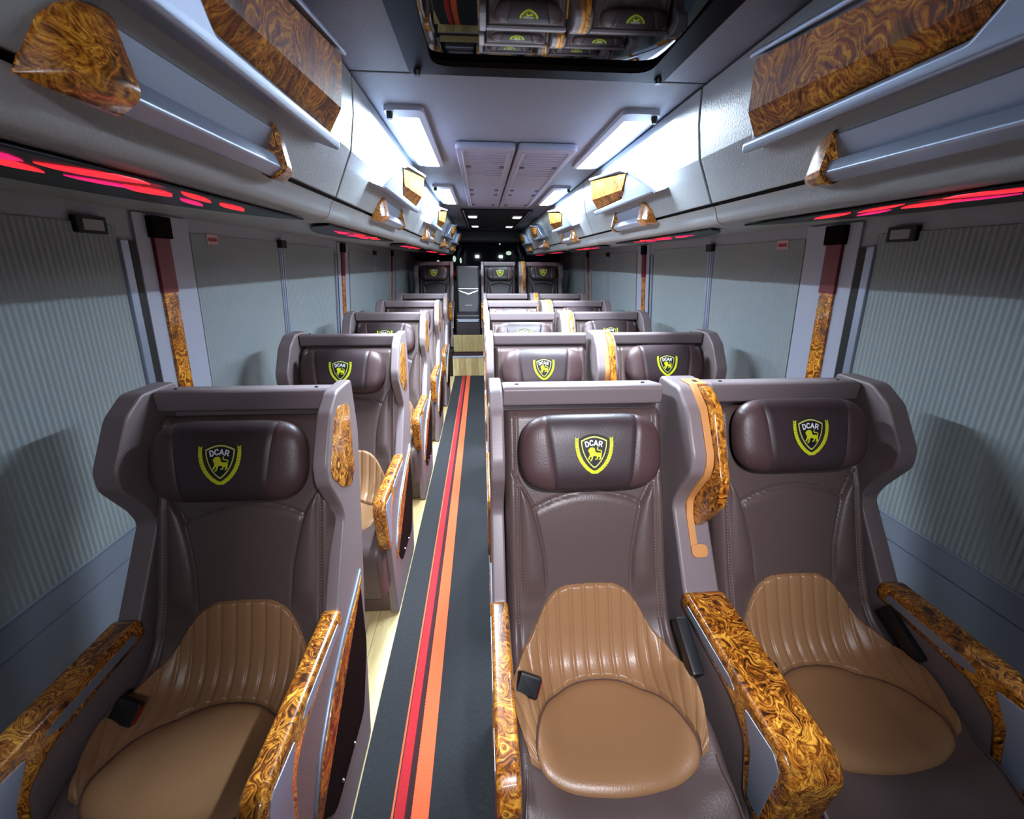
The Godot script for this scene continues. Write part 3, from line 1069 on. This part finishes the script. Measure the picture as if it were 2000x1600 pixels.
func side_shell(sg: float, a: float, b: float, t: Node3D, aisle: bool) -> void:      # from |x| = a to b on the side sg
	var p := rp(wing_side, 0.016, 4)
	var x0 := sg * a if sg > 0 else -b
	var x1 := sg * b if sg > 0 else -a
	put("side_shell", prism(p, x0, x1, 0.007, "x", 3), M.shell, t)
	if aisle:
		var o0 := x1 - 0.004 if sg > 0 else x0 - 0.002
		var o1 := x1 + 0.002 if sg > 0 else x0 + 0.004
		put("burl_inlay", prism(rp([V(-0.045, 1.108), V(0.040, 1.130), V(0.085, 1.100), V(0.152, 0.995), V(0.150, 0.968), V(0.092, 0.905), V(0.020, 0.872), V(-0.020, 0.905)], 0.020, 4), o0, o1, 0.0015, "x"), M.burl, t)
		# magazine pocket on the aisle face
		var k0 := x1 - 0.004 if sg > 0 else x0 - 0.004
		var k1 := x1 + 0.004 if sg > 0 else x0 + 0.004
		put("pocket_panel", prism(rp([V(0.075, 0.560), V(0.20, 0.530), V(0.36, 0.465), V(0.49, 0.365), V(0.535, 0.285), V(0.46, 0.17), V(0.20, 0.16), V(0.095, 0.33)], 0.03, 4), k0, k1, 0.002, "x"), M.weave, t, "black woven-look pocket panel")
		var ctr := [V(0.060, 0.585), V(0.13, 0.560), V(0.25, 0.525), V(0.37, 0.475), V(0.47, 0.405), V(0.535, 0.320), V(0.545, 0.285)]
		for q in [[0.0, 0.020, M.silver, "pocket_trim", 0.005], [-0.0155, 0.011, M.burl, "burl_edge", 0.008]]:
			var band := PackedVector2Array()
			for pt in ctr:
				band.append(pt + V(-0.3, 0.95) * (q[0] + q[1] * 0.5))
			for i in range(ctr.size() - 1, -1, -1):
				band.append(ctr[i] + V(-0.3, 0.95) * (q[0] - q[1] * 0.5))
			var d0: float = x1 - 0.004 if sg > 0 else x0 - q[4]
			var d1: float = x1 + q[4] if sg > 0 else x0 + 0.004
			put(q[3], prism(band, d0, d1, 0.003, "x"), q[2], t)
		for q in [V(0.30, 0.175), V(0.40, 0.19), V(0.10, 0.555)]:
			var bx := x1 + 0.002 if sg > 0 else x0 - 0.002
			put("bolt", lathe([V(0.0001, 0.006), V(0.004, 0.005), V(0.006, 0.0), V(0.0001, -0.004)], 10, Basis(Vector3.BACK, -sg * PI / 2), Vector3(bx, q.y, q.x)), M.chrome, t)

# pillow in the plane of the backrest
const PU := Vector3(0, 0.9292, -0.3697)
const PNRM := Vector3(0, 0.3697, 0.9292)
const PC := Vector3(0.004, 1.000, 0.099)

func pillow_half(x: float) -> float:
	var q := clampf(absf(x) / 0.201, 0.0, 1.0)
	return 0.107 * pow(maxf(1.0 - pow(q, 6.0), 0.0), 1.0 / 2.4)

func pillow_seam(v: float) -> float:
	return 0.116 + 0.012 * v

func pillow_front(x: float, v: float) -> float:     # height over the pillow's middle plane
	var hh := maxf(pillow_half(x), 1e-4)
	var q := clampf(absf(v) / hh, 0.0, 1.0)
	var e := clampf(absf(x) / 0.201, 0.0, 1.0)
	var z := 0.044 * pow(maxf(1.0 - pow(q, 3.6), 0.0), 0.5) * pow(maxf(1.0 - pow(e, 7.0), 0.0), 0.5)
	z -= 0.004 * exp(-pow((absf(x) - pillow_seam(v / 0.112)) / 0.0035, 2)) * (1.0 if q < 0.97 else 0.0)
	z -= 0.0010 * (0.5 + 0.5 * sin(x * 55.0 + v * 12.0)) * smoothstep(0.1, 0.9, v / 0.112) * smoothstep(0.13, 0.10, absf(x))
	return z

func pillow_point(x: float, v: float, h: float) -> Vector3:
	return PC + Vector3(x, 0, 0) + PU * v + PNRM * h

func pillow_mesh(x0: float, x1: float, nu: int) -> ArrayMesh:     # x0, x1 in units where 1 is the seam, 2 the end
	var nv := 56
	return grid(nv, nu, func(j: int, i: int) -> Vector3:
		var a := TAU * j / nv
		var c := cos(a)
		var sn := sin(a)
		var vq := signf(c) * pow(absf(c), 0.7)
		var u := lerpf(x0, x1, float(i) / nu)
		var sx := pillow_seam(vq)
		var au := absf(u)
		var x := sx * au if au <= 1.0 else sx + (0.201 - sx) * sin((au - 1.0) * PI / 2)
		x *= signf(u)
		var hh := pillow_half(x)
		var v := vq * hh
		var f := pillow_front(x, v)
		if sn < 0:
			f = -f * 0.8
		return pillow_point(x, v, f))

func fine_tris(s: Soup, a: Vector2, b: Vector2, c: Vector2, h: float, k: float, depth := 0) -> void:
	var la := a.distance_to(b)
	var lb := b.distance_to(c)
	var lc := c.distance_to(a)
	var m := maxf(la, maxf(lb, lc))
	if m * k > 0.014 and depth < 8:
		if m == la:
			var q := (a + b) / 2
			fine_tris(s, a, q, c, h, k, depth + 1)
			fine_tris(s, q, b, c, h, k, depth + 1)
		elif m == lb:
			var q := (b + c) / 2
			fine_tris(s, a, b, q, h, k, depth + 1)
			fine_tris(s, a, q, c, h, k, depth + 1)
		else:
			var q := (c + a) / 2
			fine_tris(s, a, b, q, h, k, depth + 1)
			fine_tris(s, q, b, c, h, k, depth + 1)
		return
	var pa := emblem_at(a * k, h)
	var pb := emblem_at(b * k, h)
	var pc := emblem_at(c * k, h)
	if (b - a).cross(c - a) > 0:
		s.tri(pa, pc, pb)
	else:
		s.tri(pa, pb, pc)

func emblem_at(p: Vector2, h: float) -> Vector3:
	return pillow_point(p.x, p.y - 0.006, pillow_front(p.x, p.y - 0.006) + h)

func emblem_poly(s: Soup, pts: Array, h: float, k: float) -> void:
	var pl := PackedVector2Array()
	for p in pts:
		pl.append(V((p.x - 700.0) / 390.0, (950.0 - p.y) / 390.0))
	var ix := Geometry2D.triangulate_polygon(pl)
	for i in range(0, ix.size(), 3):
		fine_tris(s, pl[ix[i]], pl[ix[i + 1]], pl[ix[i + 2]], h, k)

func emblem_stroke(s: Soup, pts: Array, w: float, h: float, k: float) -> void:
	for i in pts.size() - 1:
		var a: Vector2 = pts[i]
		var b: Vector2 = pts[i + 1]
		var d := (b - a).normalized()
		var n := V(-d.y, d.x) * w / 2
		var e := d * w * 0.3
		emblem_poly(s, [a + n - e, b + n + e, b - n + e, a - n - e], h, k)

func emblem(parent: Node3D) -> void:
	var k := 0.0515
	var right := [V(700, 565), V(790, 578), V(890, 612), V(975, 655), V(968, 760), V(940, 880), V(900, 985), V(850, 1075), V(790, 1150), V(740, 1200), V(700, 1225)]
	var shield := []
	for p in right:
		shield.append(p)
	for i in range(right.size() - 2, 0, -1):
		shield.append(V(1400 - right[i].x, right[i].y))
	var c := V(700, 880)
	var inner := []
	var back := []
	for p in shield:
		inner.append(c + (p - c) * 0.905)
		back.append(c + (p - c) * 1.16)
	var s := Soup.new()
	emblem_poly(s, back, 0.0008, k)
	put("emblem_ground", s, M.emblem_olive, parent)  # dark olive backing; the shadow between the threads is in its colour
	s = Soup.new()
	emblem_poly(s, shield, 0.0014, k)
	put("shield_border", s, M.emblem_gold, parent)
	s = Soup.new()
	emblem_poly(s, inner, 0.0020, k)
	put("shield", s, M.emblem_black, parent)
	s = Soup.new()
	var stem := [V(720, 1318), V(640, 1290), V(560, 1235), V(480, 1150), V(415, 1050), V(370, 940), V(345, 820), V(335, 710), V(342, 600)]
	for sg in [0, 1]:
		var curve := []
		for p in stem:
			curve.append(p if sg == 0 else V(1400 - p.x, p.y))
		for i in range(0, 8):
			for f in [0.0, 0.5]:
				var a: Vector2 = (curve[i] as Vector2).lerp(curve[i + 1], f)
				var d: Vector2 = ((curve[i + 1] as Vector2) - (curve[i] as Vector2)).normalized()
				var w := lerpf(44.0, 66.0, sin((i + f) / 8.0 * PI))
				for turn in [-0.46, 0.46]:
					var dd := d.rotated(turn)
					var nn := V(-dd.y, dd.x)
					var l := 84.0
					emblem_poly(s, [a, a + dd * l * 0.35 + nn * w * 0.42, a + dd * l, a + dd * l * 0.35 - nn * w * 0.42], 0.0022 + 0.0001 * i, k)
		emblem_stroke(s, [curve[0], curve[1], curve[2], curve[3], curve[4], curve[5], curve[6], curve[7]], 15.0, 0.0018, k)
		emblem_stroke(s, [V(700, 1305), V(640 if sg == 1 else 760, 1336)], 14.0, 0.0020, k)
	put("wreath", s, M.emblem_yellow, parent)
	s = Soup.new()
	emblem_poly(s, [V(568, 855), V(590, 826), V(612, 804), V(660, 794), V(700, 808), V(718, 850), V(722, 892), V(760, 904), V(800, 904), V(838, 916), V(852, 945), V(842, 980), V(846, 1012), V(826, 1046), V(788, 1056), V(788, 1040), V(810, 1020), V(800, 985), V(776, 1002), V(760, 1042), V(714, 1052), V(710, 1034), V(744, 1018), V(750, 984), V(700, 970), V(672, 976), V(664, 1012), V(642, 1070), V(604, 1082), V(604, 1062), V(624, 1048), V(638, 994), V(612, 988), V(598, 1040), V(568, 1046), V(566, 1020), V(584, 985), V(602, 950), V(592, 902), V(574, 880)], 0.0027, k)
	emblem_stroke(s, [V(836, 920), V(852, 888), V(834, 858), V(790, 856), V(762, 842), V(768, 796)], 20.0, 0.0028, k)
	put("lion", s, M.emblem_yellow, parent)
	s = Soup.new()
	var glyphs := [[[V(-28, 50), V(-28, -50), V(5, -50), V(30, -25), V(30, 25), V(5, 50), V(-28, 50)], 548, 727, 0.22], [[V(32, -32), V(8, -50), V(-18, -42), V(-32, -10), V(-32, 15), V(-14, 44), V(10, 50), V(32, 32)], 640, 706, 0.07], [[V(-36, 50), V(0, -50), V(36, 50)], 734, 708, -0.06], [[V(-22, 18), V(22, 18)], 734, 708, -0.06], [[V(-28, 50), V(-28, -50), V(10, -50), V(30, -34), V(28, -10), V(8, 4), V(-28, 4)], 832, 728, -0.2], [[V(4, 4), V(34, 50)], 832, 728, -0.2]]
	for g in glyphs:
		var pts := []
		for p in g[0]:
			pts.append((p as Vector2).rotated(-g[3]) + V(g[1], g[2]))
		emblem_stroke(s, pts, 24.0, 0.0027, k)
	put("lettering", s, M.emblem_white, parent)

func stitches() -> Soup:
	var s := Soup.new()
	for sg in [-1.0, 1.0]:
		for off in [0.1965, 0.2055]:
			var q := 0.02
			while q < 0.60:
				var a := cushion(sg * off, q, seam_relief(off, py[int(q / plen * PN)]) + 0.0006)
				var b := cushion(sg * off, q + 0.0055, seam_relief(off, py[int((q + 0.0055) / plen * PN)]) + 0.0006)
				var d := Vector3(0.0008, 0, 0)
				var n := Vector3(0, 0.0005, 0.0012)
				s.quad(a - d, a + n, b + n, b - d)
				s.quad(a + n, a + d, b + d, b + n)
				q += 0.0085
	return s

var shared := {}

func seat(called: String, label: String, at: Vector3, left: String, right: String, group: String) -> Node3D:
	var t := thing(called, label, "seat", at, group)
	if shared.is_empty():
		shared = {"back": backrest_mesh(), "seat": seat_mesh(), "lumbar": lumbar_mesh(), "pad": pad_mesh(), "p0": pillow_mesh(-1, 1, 30), "p1": pillow_mesh(-2, -1, 16), "p2": pillow_mesh(1, 2, 16), "st": stitches().mesh()}
		for sg in [-1.0, 1.0]:
			var path := []
			for i in 26:
				path.append(cushion(sg * (0.214 + 0.012 * smoothstep(0, 10, i)), s_of_z(0.56) + i * 0.011, 0.002))
			shared["pipe%d" % int(sg)] = tube(path, 0.0028, 6).mesh()
	var bk := put("backrest", shared.back, M.leather, t)
	put("stitching", shared.st, M.stitch, bk).set_meta("kind", "stuff")
	put("seat_cushion", shared.seat, M.leather, t)
	put("piping", shared["pipe-1"], M.leather, t)
	put("piping", shared["pipe1"], M.leather, t)
	put("lumbar_panel", shared.lumbar, M.tan, t, "tan ribbed leather panel")
	put("seat_pad", shared.pad, M.tan, t, "smooth tan seat pad")
	var hr := put("headrest", shared.p0, M.satin, t)
	put("side_panel", shared.p1, M.pillow_side, hr)
	put("side_panel", shared.p2, M.pillow_side, hr)
	emblem_copy(hr)
	put("top_bar", prism(rp([V(-0.105, 1.150), V(-0.010, 1.166), V(0.006, 1.158), V(0.004, 1.106), V(-0.105, 1.100)], 0.010, 4), -0.2375, 0.2375, 0.006, "x"), M.shell, t)
	for x in [-0.195, 0.185]:
		put("screw", lathe([V(0.0001, 0.004), V(0.0045, 0.004), V(0.006, 0.0), V(0.0001, -0.002)], 10, Basis.IDENTITY, Vector3(x, 1.1625, -0.028)), M.black, t)
	put("rear_shell", prism(rp([V(-0.105, 1.145), V(-0.072, 1.145), V(0.03, 0.74), V(0.17, 0.30), V(0.20, 0.02), V(0.15, 0.02), V(0.06, 0.40), V(-0.035, 0.74), V(-0.108, 1.0)], 0.008, 2), -0.238, 0.238, 0.004, "x"), M.shell, t)
	put("base", prism(rp([V(0.20, 0.003), V(0.60, 0.003), V(0.66, 0.30), V(0.60, 0.37), V(0.28, 0.37)], 0.02, 3), -0.225, 0.225, 0.006, "x"), M.leather, t)
	# belt buckles
	var bt := Transform3D(Basis.from_euler(Vector3(-0.62, 0.1, -0.42)), Vector3(-0.194, 0.500, 0.398))
	var bsoup := Soup.new()
	bsoup.add(box(Vector3.ZERO, Vector3(0.058, 0.052, 0.022), 0.006), bt)
	bsoup.add(box(Vector3(-0.010, -0.045, -0.004), Vector3(0.024, 0.06, 0.008), 0.003), bt)
	var b1 := put("belt_buckle", bsoup, M.buckle, t)
	bsoup = Soup.new()
	bsoup.add(box(Vector3(0.0285, 0.0, 0.001), Vector3(0.004, 0.040, 0.013), 0.0015), bt)
	put("release_button", bsoup, M.red_plastic, b1)
	put("belt_buckle", box(Vector3(0.240, 0.534, 0.345), Vector3(0.034, 0.042, 0.140), 0.008, Vector3(0.47, 0.0, 0.0)), M.buckle, t)
	for q in [[-1.0, left], [1.0, right]]:
		if q[1] == "aisle":
			var dx := 0.017 if q[0] > 0 else 0.0
			side_shell(q[0], 0.240 - dx, 0.278 - dx, t, true)
			arm_parts(q[0] * (0.2605 - dx) - 0.0235, q[0] * (0.2605 - dx) + 0.0235, t)
		elif q[1] == "window":
			side_shell(q[0], 0.242, 0.300, t, false)
			arm_parts(q[0] * 0.271 - 0.033, q[0] * 0.271 + 0.033, t)
	return t

var emblem_parts := []

func emblem_copy(hr: Node3D) -> void:
	if emblem_parts.is_empty():
		emblem(hr)
		for c in hr.get_children():
			if not str(c.name).begins_with("side_panel"):
				emblem_parts.append(c)
		return
	for c in emblem_parts:
		put(str(c.name), c.mesh, c.material_override, hr)

func console(label: String, at: Vector3) -> Node3D:
	var t := thing("divider_console", label, "seat divider", at, "divider consoles between paired seats")
	put("console_body", prism(rp(wing_side, 0.020, 5), -0.053, 0.053, 0.010, "x", 3), M.shell, t)
	var fin := rp([V(0.015, 1.160), V(0.060, 1.178), V(0.132, 1.135), V(0.226, 0.955), V(0.226, 0.885), V(0.140, 0.765), V(0.110, 0.775), V(0.08, 0.9), V(0.0, 1.1)], 0.020, 4)
	put("privacy_fin", prism(fin, 0.006, 0.031, 0.004, "x"), M.burl, t, "burl wood divider fin")
	var path := [V(-0.03, 1.168), V(0.028, 1.168), V(0.060, 1.149), V(0.098, 1.124), V(0.140, 1.060), V(0.170, 1.014), V(0.176, 0.985), V(0.172, 0.955), V(0.145, 0.908), V(0.119, 0.862), V(0.112, 0.835), V(0.125, 0.793), V(0.172, 0.725), V(0.188, 0.702)]
	var band := PackedVector2Array()
	for lift in [0.005, -0.008]:
		for k in path.size():
			var i := k if lift > 0 else path.size() - 1 - k
			var a: Vector2 = path[maxi(i - 1, 0)]
			var b: Vector2 = path[mini(i + 1, path.size() - 1)]
			var d := (b - a).normalized()
			band.append(path[i] + V(-d.y, d.x) * lift)
	put("slot_trim", prism(band, -0.016, 0.005, 0.002, "x"), M.slot_tan, t, "tan trim around the fin's slot")
	put("slot_end", prism(rp([V(-0.034, 1.166), V(0.026, 1.166), V(0.026, 1.1735), V(-0.034, 1.1735)], 0.002, 2), -0.016, 0.040, 0.003, "x"), M.slot_tan, t)
	put("slot_hole", box(Vector3(0.014, 1.1728, -0.004), Vector3(0.014, 0.003, 0.020), 0.001), M.black, t)
	var hook := Soup.new()
	hook.add(prism(rp([V(-0.024, -0.020), V(0.024, -0.020), V(0.024, 0.018), V(-0.024, 0.018)], 0.017, 5), -0.004, 0.007, 0.002, "z"), Transform3D(Basis(Vector3.RIGHT, -0.60), Vector3(0.008, 0.712, 0.182)))
	put("slot_end", hook, M.slot_tan, t)
	arm_parts(-0.057, 0.057, t)
	return t

func seats() -> void:
	build_profile()
	s_y65 = s_of_y(0.66)
	s_y55 = s_of_y(0.56)
	s_z31 = s_of_z(0.312)
	s_z40 = s_of_z(0.40)
	s_z50 = s_of_z(0.50)
	s_z60 = s_of_z(0.60)
	s_z66 = s_of_z(0.66)
	var rows := ["nearest the camera", "second row from the camera", "third row from the camera", "fourth row from the camera", "fifth row from the camera"]
	var ls := "brown leather single seat between carpet runner and window wall, %s"
	var la := "brown leather seat between carpet runner and burl divider console, %s"
	var lw := "brown leather seat between burl divider console and window wall, %s"
	var lc := "brown divider console with burl armrest and fin between paired seats, %s"
	var a := seat("coach_seat", ls % rows[0], Vector3(XS, 0, -ROW0), "window", "aisle", "single coach seats")
	var b := seat("coach_seat", la % rows[0], Vector3(XA, 0, -ROW0), "aisle", "", "aisle seats of the pairs")
	var c := seat("coach_seat", lw % rows[0], Vector3(XW, 0, -ROW0), "", "window", "window seats of the pairs")
	var d := console(lc % rows[0], Vector3(XC, 0, -ROW0))
	for i in range(1, 5):
		var z := -(ROW0 + PITCH * i)
		copy(a, Vector3(XS, 0, z), ls % rows[i])
		copy(b, Vector3(XA, 0, z), la % rows[i])
		copy(c, Vector3(XW, 0, z), lw % rows[i])
		copy(d, Vector3(XC, 0, z), lc % rows[i])
	var y := 0.352
	var zr := -6.52
	copy(a, Vector3(XS - 0.02, y, zr), "raised leather seat coloured dark for the unlit rear row, on the single-seat side")
	copy(b, Vector3(XA - 0.02, y, zr), "raised leather seat coloured dark for the unlit rear row, beside the chevron seat")
	copy(c, Vector3(XW, y, zr), "raised leather seat coloured dark for the unlit rear row, beside the window wall")
	for o in get_children():
		if str(o.name).begins_with("coach_seat"):
			var up := 0.0
			if absf(o.position.x - XW) < 0.03:
				up = 0.034 if o.position.z > -1.5 else 0.012
			elif o.position.x < 0:
				o.get_node("headrest").position.x = -0.018
			o.get_node("headrest").position += PU * up
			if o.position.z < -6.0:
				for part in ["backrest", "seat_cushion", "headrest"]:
					o.get_node(part).material_override = M.rear_leather_shaded  # recoloured darker to imitate the missing light at the rear
				o.get_node("headrest/side_panel").material_override = M.rear_leather_shaded
	copy(d, Vector3(XC, y, zr), "brown divider console raised in the unlit rear row")

# ------------------------------------------------------------------ rear end of the aisle
func rear_end() -> void:
	var st := struct("trim_20", box(Vector3(-0.20, 0.130, -5.70), Vector3(0.44, 0.26, 0.14), 0.002), M.dark_wall)
	for i in 5:
		put("riser_plank", box(Vector3(-0.376 + i * 0.088, 0.130, -5.622), Vector3(0.0865, 0.26, 0.02), 0.001), [M.plank, M.plank_deep][i % 2], st)
	put("nosing", box(Vector3(-0.20, 0.272, -5.624), Vector3(0.44, 0.024, 0.034), 0.004), M.pillar, st)
	put("tread", box(Vector3(-0.20, 0.275, -5.76), Vector3(0.44, 0.020, 0.25), 0.003), M.carpet_maroon, st)
	for i in 2:
		put("riser_plank", box(Vector3(-0.352 + i * 0.218, 0.41, -5.90), Vector3([0.126, 0.305][i], 0.24, 0.02), 0.001), M.plank_deep, st)
	var pf := struct("trim_21", box(Vector3(-0.20, 0.40, -6.1), Vector3(0.46, 0.22, 0.36), 0.002), M.dark_wall)
	put("side_platform", box(Vector3(0.80, 0.17, -6.55), Vector3(1.40, 0.35, 1.8), 0.002), M.dark_wall, pf)
	put("side_platform", box(Vector3(-0.83, 0.17, -6.55), Vector3(0.80, 0.35, 1.8), 0.002), M.dark_wall, pf)
	var t := thing("chevron_seat", "dark leather centre seat with chrome chevron at the far end of the aisle", "seat", Vector3(-0.20, 0.51, -6.0))
	put("front_panel", box(Vector3(0, 0.105, -0.03), Vector3(0.345, 0.20, 0.10), 0.012), M.rear_leather_shaded, t)
	put("cushion", box(Vector3(0, 0.245, -0.23), Vector3(0.345, 0.10, 0.44), 0.025), M.rear_leather_shaded, t)
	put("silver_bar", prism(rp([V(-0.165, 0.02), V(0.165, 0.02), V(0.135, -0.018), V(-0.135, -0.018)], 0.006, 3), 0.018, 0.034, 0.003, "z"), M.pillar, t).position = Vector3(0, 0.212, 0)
	put("backrest", box(Vector3(0, 0.60, -0.50), Vector3(0.35, 0.70, 0.12), 0.03, Vector3(-0.18, 0, 0)), M.rear_leather_shaded, t)
	put("badge", box(Vector3(0, 0.385, -0.392), Vector3(0.11, 0.016, 0.008), 0.002, Vector3(-0.18, 0, 0)), M.plate_grey, t)
	var ch := Soup.new()
	ch.add(prism(PackedVector2Array([V(-0.15, 0.046), V(0.15, 0.046), V(0.15, 0.034), V(-0.15, 0.034)]), 0.0, 0.010, 0.002, "z"))
	ch.add(prism(PackedVector2Array([V(-0.145, 0.020), V(0.0, -0.030), V(0.145, 0.020), V(0.145, 0.005), V(0.0, -0.047), V(-0.145, 0.005)]), 0.0, 0.010, 0.002, "z"))
	var cm := put("chevron", ch, M.chrome, t, "chrome chevron trim")
	cm.position = Vector3(0, 0.585, -0.420)
	cm.rotation = Vector3(-0.18, 0, 0)
	# night lights far outside the rear window
	var spots := [[-4.1, 2.30, 0.14, 0.14], [-3.2, 2.15, 0.16, 0.10], [-2.55, 2.55, 0.16, 0.30], [-1.95, 2.40, 0.10, 0.28], [2.65, 3.1, 0.28, 0.20], [2.25, 1.75, 0.20, 0.24], [1.8, 3.9, 0.08, 0.08], [-5.05, 3.0, 0.14, 0.40]]
	var words := ["lowest", "flat", "tall bright", "slim", "slanted upper", "lower bright", "tiny highest", "reddish"]
	for i in spots.size():
		var q: Array = spots[i]
		var l := thing("street_lamp", "distant night lamp seen through the rear window, %s spot of light" % words[i], "street lamp", Vector3(q[0], 0, -42), "night lamps beyond the rear window")
		var s := lathe([V(0.001, q[3]), V(q[2] * 0.7, q[3] * 0.7), V(q[2], 0), V(q[2] * 0.7, -q[3] * 0.7), V(0.001, -q[3])], 10)
		put("lamp_head", s, M.red_glow if i == 7 else M.night_glow, l).position.y = q[1] - 0.7
		put("pole", lathe([V(0.04, -1.5), V(0.04, q[1] - 0.7 - q[3] * 0.8)], 8), M.rubber, l)

func _ready() -> void:
	camera_and_light()
	materials()
	room()
	ceiling_lamps()
	window_dressing()
	floor_runner()
	ceiling_fittings()
	bins()
	seats()
	rear_end()
